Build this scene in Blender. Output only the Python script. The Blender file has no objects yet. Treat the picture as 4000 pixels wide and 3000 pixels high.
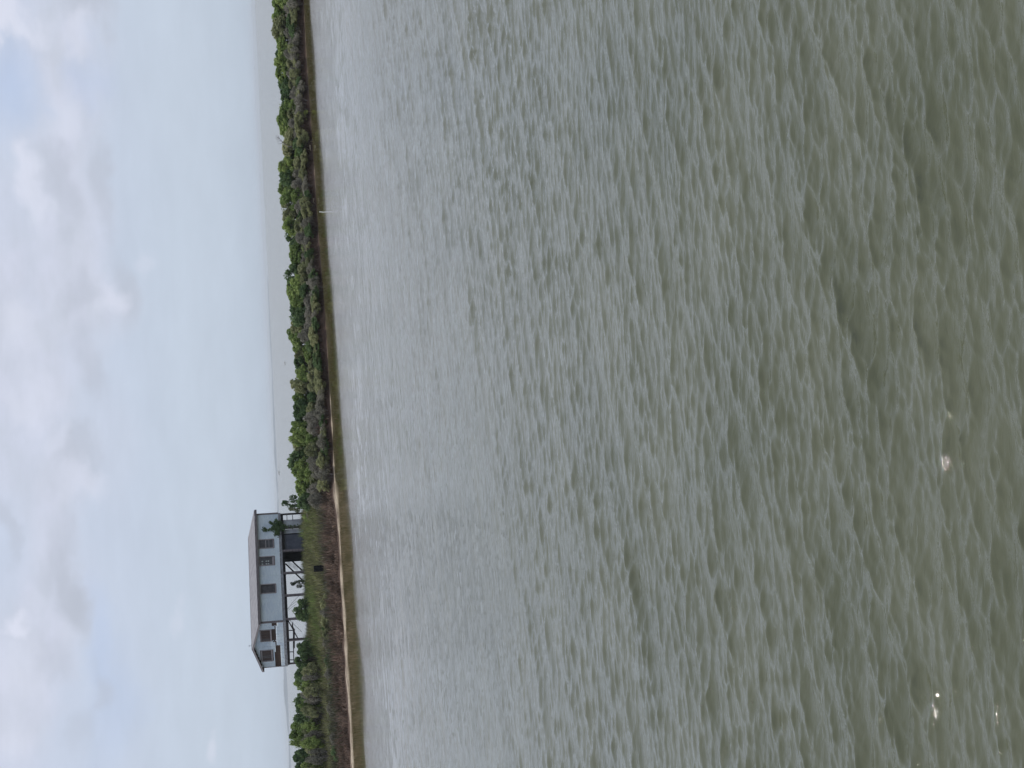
import bpy, math, random
import numpy as np
from mathutils import Vector, Matrix
# ------------------------------------------------------------------ camera
# The photograph is stored on its side: the camera was turned a quarter turn, so the sky is on the picture's left.
sc = bpy.context.scene
col = sc.collection
F_PX, PITCH, ROLL, EYE = 5300.0, math.radians(10.01), math.radians(2.708), 5.6
fw = Vector((0, math.cos(PITCH), -math.sin(PITCH))); rt = Vector((1, 0, 0)); up = Vector((0, math.sin(PITCH), math.cos(PITCH)))
cs, sn = math.cos(ROLL), math.sin(ROLL)
CX = -sn * rt - cs * up
CY = cs * rt - sn * up
CZ = -fw
M = Matrix((CX, CY, CZ)).transposed()
cam_d = bpy.data.cameras.new("camera"); cam = bpy.data.objects.new("camera", cam_d); col.objects.link(cam)
cam.matrix_world = Matrix.Translation((0, 0, EYE)) @ M.to_4x4()
cam_d.sensor_width = 36; cam_d.lens = F_PX / 4000 * 36; cam_d.clip_start = 0.2; cam_d.clip_end = 40000
sc.camera = cam
sc.render.resolution_x = 1024; sc.render.resolution_y = 768

def ray(X, Y):
    return (M @ Vector(((X - 2000) / F_PX, -(Y - 1500) / F_PX, -1))).normalized()
def at_y(X, Y, y):
    d = ray(X, Y); return Vector((0, 0, EYE)) + d * (y / d.y)
def at_z(X, Y, z=0.0):
    d = ray(X, Y); return Vector((0, 0, EYE)) + d * ((z - EYE) / d.z)
def azel(X, Y):
    d = ray(X, Y); return math.atan2(d.x, d.y), math.asin(d.z)

# ------------------------------------------------------------------ world
SUN_EL, SUN_AZ = math.radians(66), math.radians(-62)      # azimuth from +Y towards +X
world = bpy.data.worlds.new("World"); sc.world = world; world.use_nodes = True
wt = world.node_tree; wt.nodes.clear()
class NT:
    def __init__(s, t): s.t = t
    def n(s, typ, **kw):
        nd = s.t.nodes.new(typ)
        for k, v in kw.items(): setattr(nd, k, v)
        return nd
    def setin(s, sock, v):
        if isinstance(v, bpy.types.NodeSocket): s.t.links.new(v, sock)
        elif v is not None: sock.default_value = v
    def m(s, op, a, b=None, c=None, clamp=False):
        nd = s.n('ShaderNodeMath', operation=op, use_clamp=clamp)
        s.setin(nd.inputs[0], a)
        if b is not None: s.setin(nd.inputs[1], b)
        if c is not None: s.setin(nd.inputs[2], c)
        return nd.outputs[0]
    def mr(s, v, a, b, c=0.0, d=1.0, smooth=False):
        nd = s.n('ShaderNodeMapRange', interpolation_type='SMOOTHSTEP' if smooth else 'LINEAR')
        for i, q in enumerate((v, a, b, c, d)): s.setin(nd.inputs[i], q)
        return nd.outputs[0]
    def mix(s, f, a, b, blend='MIX'):
        nd = s.n('ShaderNodeMix', data_type='RGBA', blend_type=blend)
        s.setin(nd.inputs[0], f); s.setin(nd.inputs[6], a); s.setin(nd.inputs[7], b)
        return nd.outputs[2]
    def noise(s, vec, scale, detail=4, rough=.5, dist=0.0, dims='3D'):
        nd = s.n('ShaderNodeTexNoise', noise_dimensions=dims)
        s.setin(nd.inputs['Vector'], vec); s.setin(nd.inputs['Scale'], scale)
        nd.inputs['Detail'].default_value = detail; nd.inputs['Roughness'].default_value = rough
        nd.inputs['Distortion'].default_value = dist
        return nd.outputs[0]
    def comb(s, x, y, z=0.0):
        nd = s.n('ShaderNodeCombineXYZ')
        for i, q in enumerate((x, y, z)): s.setin(nd.inputs[i], q)
        return nd.outputs[0]
    def sep(s, v):
        nd = s.n('ShaderNodeSeparateXYZ'); s.setin(nd.inputs[0], v); return nd.outputs
def c4(r, g, b): return (r, g, b, 1)
def srgb(r, g, b, k=1.0):
    f = lambda v: ((v / 255 + .055) / 1.055) ** 2.4 if v > 10 else v / 255 / 12.92
    return (f(r) * k, f(g) * k, f(b) * k, 1)

W = NT(wt)
tc = W.n('ShaderNodeTexCoord')
x, y, z = W.sep(tc.outputs['Generated'])
az = W.m('ARCTAN2', x, y)
el = W.m('ARCSINE', z)
sky = W.n('ShaderNodeTexSky', sky_type='NISHITA', sun_disc=False)
sky.sun_elevation = SUN_EL; sky.sun_rotation = SUN_AZ
sky.air_density = 1.0; sky.dust_density = 2.5; sky.ozone_density = 1.5
KS = 10.0    # cloud radiance is given as picture colour times this, background strength 0.1
p = W.comb(az, W.m('MULTIPLY', el, 1.6))
wx = W.noise(p, 14, 5, .55); wy = W.noise(W.comb(az, el, 7.3), 17, 5, .55)
waz = W.m('ADD', az, W.m('MULTIPLY', W.m('SUBTRACT', wx, .5), .10))
wel = W.m('ADD', el, W.m('MULTIPLY', W.m('SUBTRACT', wy, .5), .05))
def blob(X, Y, rX, rY, amp, soft=.75):
    a, e = azel(X, Y)
    dx = W.m('DIVIDE', W.m('SUBTRACT', waz, a), rY / F_PX)
    dy = W.m('DIVIDE', W.m('SUBTRACT', wel, e), rX / F_PX)
    r = W.m('SQRT', W.m('ADD', W.m('MULTIPLY', dx, dx), W.m('MULTIPLY', dy, dy)))
    return W.mr(r, 1 + soft * .4, 1 - soft, 0.0, amp, True)
def total(lst):
    acc = blob(*lst[0])
    for q in lst[1:]: acc = W.m('ADD', acc, blob(*q))
    return acc
hor = W.mr(el, 0.0, .16, 0, 1, True)
base = W.mix(hor, srgb(191, 204, 220, KS), srgb(203, 213, 232, KS))
mid = W.mr(W.m('ABSOLUTE', W.m('SUBTRACT', el, .05)), 0, .06, .5, 0, True)
base = W.mix(mid, base, srgb(203, 215, 231, KS))
# broken cloud above the frame
ctop = W.noise(W.comb(W.m('MULTIPLY', az, 1.0), W.m('MULTIPLY', el, 2.2)), 3.2, 7, .55)
chi = W.mr(ctop, .38, .66, 0, 1, True)
high = W.mix(chi, srgb(186, 200, 222, KS), srgb(214, 218, 229, KS))
base = W.mix(W.mr(el, .17, .40, 0, 1, True), base, high)
cover = total([(200, 130, 190, 240, .9), (280, 420, 130, 260, .7), (240, 820, 210, 290, .9), (150, 1250, 260, 330, .8), (360, 1180, 160, 240, .5), (110, 1700, 210, 420, .8), (420, 1700, 110, 260, .25),
               (220, 2270, 150, 330, .9), (60, 2600, 170, 340, .8), (60, 2950, 150, 300, .7), (0, 1100, 90, 500, .6), (250, 1880, 90, 130, .5)])
cover = W.m('MINIMUM', cover, 1.0)
body = W.noise(p, 26, 6, .6)
ccol = W.mix(W.mr(body, .35, .7, 0, 1), srgb(204, 210, 225, KS), srgb(213, 218, 236, KS))
out = W.mix(cover, base, ccol)
blue = total([(40, 330, 120, 260, .6, .9), (330, 300, 90, 130, .35, .9), (430, 2750, 120, 300, .35, .9), (370, 2450, 60, 250, .3, .9)])
out = W.mix(blue, out, srgb(184, 201, 232, KS))
grey = total([(320, 20, 90, 120, .7), (235, 740, 70, 130, .55), (420, 760, 60, 170, .55), (300, 1120, 60, 140, .5), (480, 1130, 50, 160, .5), (300, 1770, 80, 120, .55), (295, 2350, 50, 210, .85),
              (270, 2080, 70, 100, .45), (200, 2200, 90, 90, .35), (170, 2600, 70, 90, .35), (300, 2860, 50, 110, .3), (20, 2080, 40, 120, .55), (380, 1430, 60, 160, .45), (370, 2700, 40, 90, .4)])
grey = W.m('MINIMUM', grey, .9)
out = W.mix(grey, out, srgb(188, 194, 208, KS))
white = total([(25, 40, 60, 80, 1.0), (130, 65, 60, 60, .5), (120, 760, 55, 120, .75), (290, 150, 50, 70, .35), (250, 500, 60, 120, .45), (410, 1160, 60, 80, .6), (70, 2430, 45, 50, .85), (80, 1290, 90, 140, .55),
               (210, 1720, 50, 70, .35), (130, 1560, 110, 100, .4), (330, 1880, 90, 70, .4), (850, 2900, 28, 60, .45), (720, 2340, 40, 60, .25), (70, 2620, 80, 160, .45), (60, 2920, 80, 120, .4), (590, 1060, 50, 60, .25)])
white = W.m('MINIMUM', white, 1.0)
out = W.mix(white, out, srgb(224, 228, 244, KS))
# fine wisps over everything
wisp = W.mr(W.noise(W.comb(W.m('MULTIPLY', az, 1.0), W.m('MULTIPLY', el, 3.5), 3.0), 16, 6, .6), .3, .75, .965, 1.035)
out = W.mix(1.0, out, W.comb(wisp, wisp, wisp), 'MULTIPLY')
out = W.mix(.06, out, sky.outputs[0])
bg = W.n('ShaderNodeBackground'); bg.inputs[1].default_value = .1
wt.links.new(out, bg.inputs[0])
wo = W.n('ShaderNodeOutputWorld'); wt.links.new(bg.outputs[0], wo.inputs[0])

# ------------------------------------------------------------------ sun
sd = bpy.data.lights.new("sun", 'SUN'); so = bpy.data.objects.new("sun", sd); col.objects.link(so)
sd.energy = 2.2; sd.angle = math.radians(.9); sd.color = (1, .95, .88)
sdir = Vector((math.sin(SUN_AZ) * math.cos(SUN_EL), math.cos(SUN_AZ) * math.cos(SUN_EL), math.sin(SUN_EL)))
so.rotation_euler = sdir.to_track_quat('Z', 'Y').to_euler()
vs = sc.view_settings; vs.view_transform = 'Standard'; vs.look = 'None'; vs.exposure = 0.0; vs.gamma = 1
sc.cycles.volume_max_steps = 64; sc.cycles.caustics_reflective = False; sc.cycles.caustics_refractive = False

# ------------------------------------------------------------------ helpers
rnd = random.Random(11); rng = np.random.default_rng(11)
def tag(o, label=None, cat=None, group=None, kind=None):
    if label: o['label'] = label
    if cat: o['category'] = cat
    if group: o['group'] = group
    if kind: o['kind'] = kind
    return o
def empty(name, loc=(0, 0, 0), rz=0.0):
    o = bpy.data.objects.new(name, None); o.location = loc; o.rotation_euler = (0, 0, rz); col.objects.link(o)
    o.empty_display_size = .3
    return o
def arrays_mesh(name, V, Fc, mat, smooth=False, attrs=None):
    V = np.asarray(V, dtype=np.float32); Fc = np.asarray(Fc, dtype=np.int32); k = Fc.shape[1]
    me = bpy.data.meshes.new(name)
    me.vertices.add(len(V)); me.vertices.foreach_set('co', V.ravel())
    me.loops.add(Fc.size); me.loops.foreach_set('vertex_index', Fc.ravel())
    me.polygons.add(len(Fc)); me.polygons.foreach_set('loop_start', np.arange(0, Fc.size, k, dtype=np.int32))
    me.polygons.foreach_set('loop_total', np.full(len(Fc), k, dtype=np.int32))
    if smooth: me.polygons.foreach_set('use_smooth', np.ones(len(Fc), dtype=bool))
    me.materials.append(mat); me.update(calc_edges=True)
    for an, (typ, arr) in (attrs or {}).items():
        a = me.attributes.new(an, typ, 'POINT')
        a.data.foreach_set('value' if typ == 'FLOAT' else 'color', np.asarray(arr, dtype=np.float32).ravel())
    return me
def link(name, me, parent=None, loc=(0, 0, 0)):
    o = bpy.data.objects.new(name, me); col.objects.link(o); o.location = loc
    if parent is not None: o.parent = parent
    return o
class MB:
    def __init__(s): s.v = []; s.f = []
    def quad(s, a, b, c, d):
        n = len(s.v); s.v += [a, b, c, d]; s.f.append((n, n + 1, n + 2, n + 3))
    def poly(s, pts):
        n = len(s.v); s.v += list(pts); s.f.append(tuple(range(n, n + len(pts))))
    def box(s, x0, x1, y0, y1, z0, z1):
        n = len(s.v)
        s.v += [(x0, y0, z0), (x1, y0, z0), (x1, y1, z0), (x0, y1, z0), (x0, y0, z1), (x1, y0, z1), (x1, y1, z1), (x0, y1, z1)]
        for f in ((0, 3, 2, 1), (4, 5, 6, 7), (0, 1, 5, 4), (1, 2, 6, 5), (2, 3, 7, 6), (3, 0, 4, 7)): s.f.append(tuple(n + i for i in f))
    def hexa(s, p8):
        n = len(s.v); s.v += [tuple(q) for q in p8]
        for f in ((0, 3, 2, 1), (4, 5, 6, 7), (0, 1, 5, 4), (1, 2, 6, 5), (2, 3, 7, 6), (3, 0, 4, 7)): s.f.append(tuple(n + i for i in f))
    def tube(s, pts, rads, k=6):
        pts = [Vector(q) for q in pts]; rings = []
        for i, q in enumerate(pts):
            d = (pts[min(i + 1, len(pts) - 1)] - pts[max(i - 1, 0)]).normalized()
            a = d.orthogonal().normalized(); b = d.cross(a); n = len(s.v)
            for j in range(k):
                t = 2 * math.pi * j / k; s.v.append(tuple(q + (a * math.cos(t) + b * math.sin(t)) * rads[i]))
            rings.append(n)
        for r0, r1 in zip(rings, rings[1:]):
            for j in range(k): s.f.append((r0 + j, r0 + (j + 1) % k, r1 + (j + 1) % k, r1 + j))
        s.f.append(tuple(rings[0] + j for j in reversed(range(k)))); s.f.append(tuple(rings[-1] + j for j in range(k)))
    def bar(s, a, b, w, d):   # square section between two points
        a = Vector(a); b = Vector(b); t = (b - a).normalized(); u = t.cross(Vector((0, 1, 0)))
        if u.length < .1: u = t.cross(Vector((1, 0, 0)))
        u.normalize(); v = t.cross(u)
        s.hexa([a - u * w - v * d, a + u * w - v * d, a + u * w + v * d, a - u * w + v * d, b - u * w - v * d, b + u * w - v * d, b + u * w + v * d, b - u * w + v * d])
    def build(s, name, mat, parent=None, loc=(0, 0, 0), smooth=False):
        me = bpy.data.meshes.new(name); me.from_pydata([tuple(q) for q in s.v], [], s.f); me.materials.append(mat); me.update()
        if smooth:
            for pl in me.polygons: pl.use_smooth = True
        return link(name, me, parent, loc)

def mat(name, build, rough=.8, spec=.3):
    m = bpy.data.materials.new(name); m.use_nodes = True; t = NT(m.node_tree)
    b = m.node_tree.nodes['Principled BSDF']; b.inputs['Roughness'].default_value = rough
    b.inputs['Specular IOR Level'].default_value = spec
    c = build(t, b)
    if c is not None: t.setin(b.inputs['Base Color'], c)
    return m
def two_tone(a, b, scale=3.0, lo=.35, hi=.65, stretch=(1, 1, 1), detail=5, bump=0.0):
    def f(t, bs):
        tcn = t.n('ShaderNodeTexCoord'); mp = t.n('ShaderNodeMapping'); mp.inputs['Scale'].default_value = stretch
        t.t.links.new(tcn.outputs['Object'], mp.inputs[0])
        nz = t.noise(mp.outputs[0], scale, detail, .6)
        if bump:
            bn = t.n('ShaderNodeBump'); bn.inputs['Strength'].default_value = bump; bn.inputs['Distance'].default_value = .03
            t.t.links.new(nz, bn.inputs['Height']); t.t.links.new(bn.outputs[0], bs.inputs['Normal'])
        return t.mix(t.mr(nz, lo, hi), c4(*a), c4(*b))
    return f
def leafy(a, b, c, trans=.38):
    def f(t, bs):
        g = t.n('ShaderNodeNewGeometry'); r = g.outputs['Random Per Island']
        tcn = t.n('ShaderNodeTexCoord'); nz = t.noise(tcn.outputs['Object'], 1.3, 2, .5)
        oi = t.n('ShaderNodeObjectInfo')
        m1 = t.mix(t.mr(nz, .35, .65), c4(*a), c4(*b))
        m2 = t.mix(t.mr(r, .55, 1.0, 0, .7), m1, c4(*c))
        hs = t.n('ShaderNodeHueSaturation'); hs.inputs['Saturation'].default_value = .88; t.t.links.new(m2, hs.inputs['Color'])
        t.setin(hs.inputs['Value'], t.mr(oi.outputs['Random'], 0, 1, .8, 1.2)); t.setin(hs.inputs['Hue'], t.mr(oi.outputs['Random'], 0, 1, .51, .49))
        t.t.nodes.remove(bs)
        d = t.n('ShaderNodeBsdfDiffuse'); tr = t.n('ShaderNodeBsdfTranslucent'); mx = t.n('ShaderNodeMixShader')
        t.t.links.new(hs.outputs[0], d.inputs[0]); t.t.links.new(hs.outputs[0], tr.inputs[0]); mx.inputs[0].default_value = trans
        t.t.links.new(d.outputs[0], mx.inputs[1]); t.t.links.new(tr.outputs[0], mx.inputs[2])
        t.t.links.new(mx.outputs[0], t.t.nodes['Material Output'].inputs[0]); return None
    return f
MT = {}
MT['siding'] = mat('painted_siding', two_tone((.27, .34, .40), (.42, .48, .52), 2.2, .3, .7, (.5, .5, 3)))
def siding(t, bs):
    tcn = t.n('ShaderNodeTexCoord'); mp = t.n('ShaderNodeMapping'); mp.inputs['Scale'].default_value = (.7, .7, 5)
    t.t.links.new(tcn.outputs['Object'], mp.inputs[0])
    a = t.noise(mp.outputs[0], 1.6, 6, .65); b = t.noise(tcn.outputs['Object'], .45, 3, .5)
    c0 = t.mix(t.mr(b, .35, .65), c4(.52, .60, .69), c4(.66, .73, .78))
    c1 = t.mix(t.mr(a, .52, .75), c0, c4(.80, .84, .84))
    return t.mix(t.mr(a, .42, .25, 0, .7), c1, c4(.30, .35, .41))
MT['siding'] = mat('painted_siding_weathered', siding, .7)
MT['wood'] = mat('weathered_grey_wood', two_tone((.10, .082, .088), (.23, .205, .215), 2.5, .3, .7, (1, 1, 4)), .85)
MT['beam'] = mat('weathered_rim_wood', two_tone((.15, .145, .16), (.32, .33, .355), 2.5, .35, .65, (1, 1, 3)), .85)
MT['darkwood'] = mat('dark_brown_wood', two_tone((.022, .018, .019), (.05, .04, .04), 3, .3, .7), .85)  # near-black brown wood tone
MT['brown'] = mat('bare_brown_boards', two_tone((.035, .022, .020), (.105, .062, .045), 3.5, .3, .7, (5, 5, 1)), .85)
MT['frame'] = mat('brown_grey_frame', two_tone((.24, .21, .225), (.36, .33, .34), 5), .8)
MT['screen'] = mat('dusty_window_screen', two_tone((.045, .042, .048), (.085, .082, .09), 2.2), .5)
MT['pane'] = mat('dark_window_pane', two_tone((.03, .032, .038), (.06, .062, .07), 2.2), .25, .5)
MT['glint'] = mat('painted_pane_glint', two_tone((.30, .33, .33), (.5, .54, .52), 6), .8)  # light spots painted on the window glass
MT['roofm'] = mat('pale_roof_sheet', two_tone((.18, .173, .185), (.31, .30, .31), 1.5, .3, .7, (3, .6, 1)), .7)
MT['panel'] = mat('pale_grey_panel', two_tone((.34, .35, .38), (.58, .61, .65), 1.6, .3, .7), .8)
MT['slate'] = mat('dark_slate_board', two_tone((.075, .082, .105), (.11, .12, .15), 1.6), .8)
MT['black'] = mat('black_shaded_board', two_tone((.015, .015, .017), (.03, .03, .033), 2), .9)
MT['plastic'] = mat('black_plastic', two_tone((.008, .008, .009), (.018, .018, .02), 4), .9, .1)
MT['white'] = mat('white_paint', two_tone((.72, .72, .70), (.82, .82, .80), 4), .5)
MT['drift'] = mat('pale_driftwood', two_tone((.24, .20, .16), (.42, .36, .29), 4, .3, .7, (1, 1, 3)), .85)
MT['bark'] = mat('grey_bark', two_tone((.07, .06, .05), (.16, .14, .12), 6), .9)
MT['twig'] = mat('bare_grey_twig', two_tone((.12, .10, .095), (.24, .21, .20), 6), .9)
MT['leaf_bright'] = mat('bright_mangrove_leaf', leafy((0.149, 0.234, 0.056), (0.258, 0.352, 0.082), (0.406, 0.468, 0.156)))
MT['leaf_dark'] = mat('dark_mangrove_leaf', leafy((0.070, 0.133, 0.053), (0.133, 0.211, 0.074), (0.218, 0.296, 0.125)))
MT['leaf_olive'] = mat('olive_leaf', leafy((0.224, 0.253, 0.113), (0.318, 0.337, 0.150), (0.449, 0.439, 0.244)))
MT['leaf_grey'] = mat('grey_scrub_leaf', leafy((0.195, 0.186, 0.147), (0.302, 0.284, 0.225), (0.488, 0.468, 0.390)))
MT['leaf_yellow'] = mat('yellow_green_leaf', leafy((0.360, 0.412, 0.090), (0.490, 0.515, 0.115), (0.566, 0.566, 0.181)))

# ------------------------------------------------------------------ shoreline
def lin(xs, ys): return lambda v: float(np.interp(v, xs, ys))
shoreX = lin([-900, 0, 200, 460, 700, 960, 1200, 1310, 1490, 1675, 1900, 1960, 2100, 2300, 2400, 2650, 2860, 3000, 3900],
             [1150, 1186, 1195, 1213, 1230, 1247, 1268, 1275, 1286, 1298, 1309, 1316, 1328, 1337, 1347, 1358, 1373, 1379, 1425])
sy = np.linspace(-900, 3900, 241)
SH = np.array([tuple(at_z(shoreX(v), v, 0.0))[:2] for v in sy])      # x,y of the shoreline as seen
o_ = np.argsort(SH[:, 0]); SHX, SHY = SH[o_, 0], SH[o_, 1]
kern = np.ones(7) / 7; pad = np.r_[[SHY[0]] * 3, SHY, [SHY[-1]] * 3]; SHY = np.convolve(pad, kern, 'valid')
def shore_y(x): return np.interp(x, SHX, SHY)
def leftness(x):            # 1 at the house end, 0 along the narrow spit
    xh = -6.0
    t = np.clip((xh - x + 14) / 24.0, 0, 1); return t * t * (3 - 2 * t)
def vnoise(x, y, s, seed=0):
    r = np.random.default_rng(seed); out = 0
    for i in range(7):
        a = r.uniform(0, 6.28); k = s * r.uniform(.6, 1.9); out = out + np.sin((x * np.cos(a) + y * np.sin(a)) * k + r.uniform(0, 6.28))
    return out / 4.0
def ground(x, y):
    x = np.asarray(x, float); y = np.asarray(y, float); t = y - shore_y(x); L = leftness(x)
    sc_ = .55 + .15 * vnoise(x, x * 0, .7, 3)
    tt = t + .35 * vnoise(x, x * 0, 1.3, 5)
    bank = np.interp(tt, [-6, -1, 0, .5, .9, 1.3, 5, 9, 13, 16, 20], [-1.2, -.2, 0, .06, .4, .75, 1.05, 1.2, .6, -.3, -1.2])
    bank = np.where((tt > .4) & (tt < 9), bank * (.9 + .4 * (sc_ - .4)), bank)
    beach = np.interp(tt, [-6, -1, 0, 1.5, 3.0, 6.0, 14, 22, 40, 48, 54], [-1.0, -.15, 0, .20, .45, .85, 1.65, 2.3, 2.35, .6, -1.2])
    return bank * (1 - L) + beach * L + np.where(tt > 1.5, .06 * vnoise(x, y, 1.1, 9), 0)

# ------------------------------------------------------------------ water
DIRW = np.array([-.42, .907])           # travel direction of the chop
def build_water():
    az0 = math.radians(21)
    fine = np.linspace(-az0, az0, 1150)
    coarse = np.linspace(az0, 2 * math.pi - az0, 60)[1:-1]
    A = np.concatenate([fine, coarse]); nA = len(A)
    r = [2.0, 4.0, 6.0, 7.5]
    q = 8.4
    while q < 175: r.append(q); q *= 1.0 + .0024 * (1 + q / 260)
    while q < 14000: r.append(q); q *= 1.12
    R = np.array(r); nR = len(R)
    AA, RR = np.meshgrid(A, R); X = RR * np.sin(AA); Y = RR * np.cos(AA)
    r2 = np.random.default_rng(5); Z = np.zeros_like(X); DX = np.zeros_like(X); DY = np.zeros_like(X)
    dist_shore = shore_y(X) - Y
    edge = dist_shore - 2.5 - 5 * leftness(X) + 2.2 * vnoise(X, Y * .25, .33, 41) + 1.6 * vnoise(X * .5, Y * 1.5, 1.1, 43)
    calm = np.where(Y > 60, np.clip((edge - 14.5) / 5, 0, 1) * .5 + .55 * np.clip((edge - 16) / 60, 0, 1), 1.0)
    calm = np.where(dist_shore < -15, .7, calm)
    patch = .82 + .4 * vnoise(X, Y, .22, 21) + .12 * vnoise(X, Y, .9, 22); patch = np.clip(patch, .4, 1.45)
    base_a = math.atan2(DIRW[1], DIRW[0])
    step = RR * .0024 * (1 + RR / 260)
    N = 130
    for i in range(N):
        lam = .09 * (2.4 / .09) ** ((i + r2.random()) / N)
        spread = .21 + .26 * max(0, 1 - lam / .6)
        a = base_a - (.30 if lam < .5 else .0) + r2.normal(0, spread)
        k = 2 * math.pi / lam; amp = .0060 * lam * (1.0 if lam < .34 else (.34 / lam) ** .95)
        w = np.clip((lam / np.maximum(step, 1e-3) - 1.7) / 1.0, 0, 1)
        ph = k * (X * math.cos(a) + Y * math.sin(a)) + r2.uniform(0, 6.283)
        am = amp * w
        Z += am * np.sin(ph); c = np.cos(ph) * am * 1.0
        DX += math.cos(a) * c; DY += math.sin(a) * c
    Z *= calm * patch; DX *= calm * patch; DY *= calm * patch
    # sharpen crests
    Z = Z + np.where(Z > 0, np.minimum(Z, .05) ** 2 * 9, 0)
    fade = np.clip((RR - 8) / 1, 0, 1)
    V = np.stack([X + DX * fade, Y + DY * fade, Z * fade], -1).reshape(-1, 3)
    idx = np.arange(nR * nA).reshape(nR, nA)
    a = idx[:-1]; b = idx[1:]
    Fq = np.stack([a, np.roll(a, -1, 1), np.roll(b, -1, 1), b], -1).reshape(-1, 4)[:, ::-1]
    shallow_reflect = np.clip(1.25 - dist_shore / (17 + 6 * leftness(X)), 0, 1) * (dist_shore > -8)
    rough = np.clip(calm, 0, 1)
    far = np.clip((RR - 12) / 50, 0, 1) + 1.8 * np.clip((RR - 160) / 15, 0, 1)
    sky_sheen = np.where(dist_shore < 0, .35, np.clip(1 - (dist_shore - 14) / 105, 0, 1) ** 1.4)
    return V, Fq, shallow_reflect.ravel(), rough.ravel(), far.ravel(), sky_sheen.ravel()
def water_mat():
    def f(t, bs):
        at = t.n('ShaderNodeAttribute', attribute_name='shallow_reflect'); ar = t.n('ShaderNodeAttribute', attribute_name='chop')
        g = t.n('ShaderNodeNewGeometry'); pos = g.outputs['Position']
        mp = t.n('ShaderNodeMapping'); mp.inputs['Rotation'].default_value = (0, 0, math.radians(-25)); mp.inputs['Scale'].default_value = (.38, 1, 1)
        t.t.links.new(pos, mp.inputs[0])
        n1 = t.noise(mp.outputs[0], 14.0, 4, .6, .6); n2 = t.noise(mp.outputs[0], 3.6, 4, .6, .8)
        au = t.n('ShaderNodeAttribute', attribute_name='unresolved')
        h = t.m('ADD', t.m('MULTIPLY', n1, .011), t.m('MULTIPLY', n2, t.mr(au.outputs['Fac'], 0, 1, .008, .055)))
        bn = t.n('ShaderNodeBump'); bn.inputs['Distance'].default_value = 1.0
        t.setin(bn.inputs['Strength'], t.mr(ar.outputs['Fac'], 0, 1, .03, .9)); t.t.links.new(h, bn.inputs['Height']); t.t.links.new(bn.outputs[0], bs.inputs['Normal'])
        t.setin(bs.inputs['Roughness'], t.m('ADD', .018, t.m('MULTIPLY', ar.outputs['Fac'], t.m('MULTIPLY', t.mr(au.outputs['Fac'], 0, 3, 0, .33), t.mr(t.noise(mp.outputs[0], .9, 4, .65), .35, .65, .35, 1.6)))))
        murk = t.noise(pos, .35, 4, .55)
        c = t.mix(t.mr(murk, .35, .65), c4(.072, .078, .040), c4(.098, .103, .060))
        ast = t.n('ShaderNodeAttribute', attribute_name='sky_sheen')
        c = t.mix(ast.outputs['Fac'], c, c4(.41, .40, .385))  # pale tone paints bright sky sheen into the water colour
        return t.mix(t.mr(at.outputs['Fac'], 0, .5, 0, 1, True), c, c4(.15, .14, .055))  # olive of the shallows, with the bank's reflection painted in
    m = mat('murky_bay_water', f, .06, .5)
    m.node_tree.nodes['Principled BSDF'].inputs['IOR'].default_value = 1.52
    return m
V, Fq, shal_refl, chop, fr, sky_sheen = build_water()
water = link('water', arrays_mesh('water', V, Fq, water_mat(), True, {'shallow_reflect': ('FLOAT', shal_refl), 'chop': ('FLOAT', chop), 'unresolved': ('FLOAT', fr), 'sky_sheen': ('FLOAT', sky_sheen)}))
tag(water, kind='structure')
sb = MB(); n = 48; sb.poly([(14500 * math.sin(i / n * 6.2832), 14500 * math.cos(i / n * 6.2832), -1.6) for i in reversed(range(n))])
tag(sb.build('seabed', mat('seabed_mud', two_tone((.06, .055, .035), (.09, .08, .05), .1), .9)), kind='structure')

# ------------------------------------------------------------------ island ground
def build_island():
    xs = np.concatenate([np.arange(-75, -48, 1.0), np.arange(-48, 48, .25), np.arange(48, 80, 1.0)])
    ts = np.concatenate([np.arange(-8, -1, 1.0), np.arange(-1, 3, .12), np.arange(3, 20, .6), np.arange(20, 58, 2.0)])
    Xg, Tg = np.meshgrid(xs, ts); Yg = shore_y(Xg) + Tg; Zg = ground(Xg, Yg)
    L = leftness(Xg); j = vnoise(Xg, Yg, 1.7, 31) * .5
    V = np.stack([Xg, Yg, Zg], -1).reshape(-1, 3); nT, nX = Xg.shape
    idx = np.arange(nT * nX).reshape(nT, nX)
    Fq = np.stack([idx[:-1, :-1], idx[:-1, 1:], idx[1:, 1:], idx[1:, :-1]], -1).reshape(-1, 4)
    sandw = .05 + .85 * L + .25 * j + .3 * L * vnoise(Xg, Xg * 0, .6, 18)
    sand = np.clip((sandw - Tg) * 4, 0, 1); sand = sand * np.clip(vnoise(Xg, Xg * 0, .35, 8) * 1.5 + .2 + L * 3, 0, 1) * np.clip(.75 + .5 * vnoise(Xg, Tg * 3, 2.1, 17), .25, 1)
    green = np.clip((Tg - (1.6 + 6 * L) + j) / 1.5, 0, 1)
    sa = np.array([.40, .33, .25]); so_ = np.array([.085, .055, .042]); gr = np.array([.07, .075, .035])
    C = so_ * (1 - green[..., None]) + gr * green[..., None]
    C = C * (1 - sand[..., None]) + sa * sand[..., None]
    C = np.concatenate([C, np.ones(C.shape[:2] + (1,))], -1).reshape(-1, 4)
    def f(t, bs):
        a = t.n('ShaderNodeAttribute', attribute_name='soil'); g = t.n('ShaderNodeNewGeometry')
        nz = t.mr(t.noise(g.outputs['Position'], 3.5, 6, .65), .3, .7, .6, 1.35)
        return t.mix(1.0, a.outputs['Color'], t.comb(nz, nz, nz), 'MULTIPLY')
    o = link('island_ground', arrays_mesh('island_ground', V, Fq, mat('bank_soil_and_sand', f, .9, .2), False, {'soil': ('FLOAT_COLOR', C)}))
    tag(o, kind='structure')
build_island()

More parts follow.
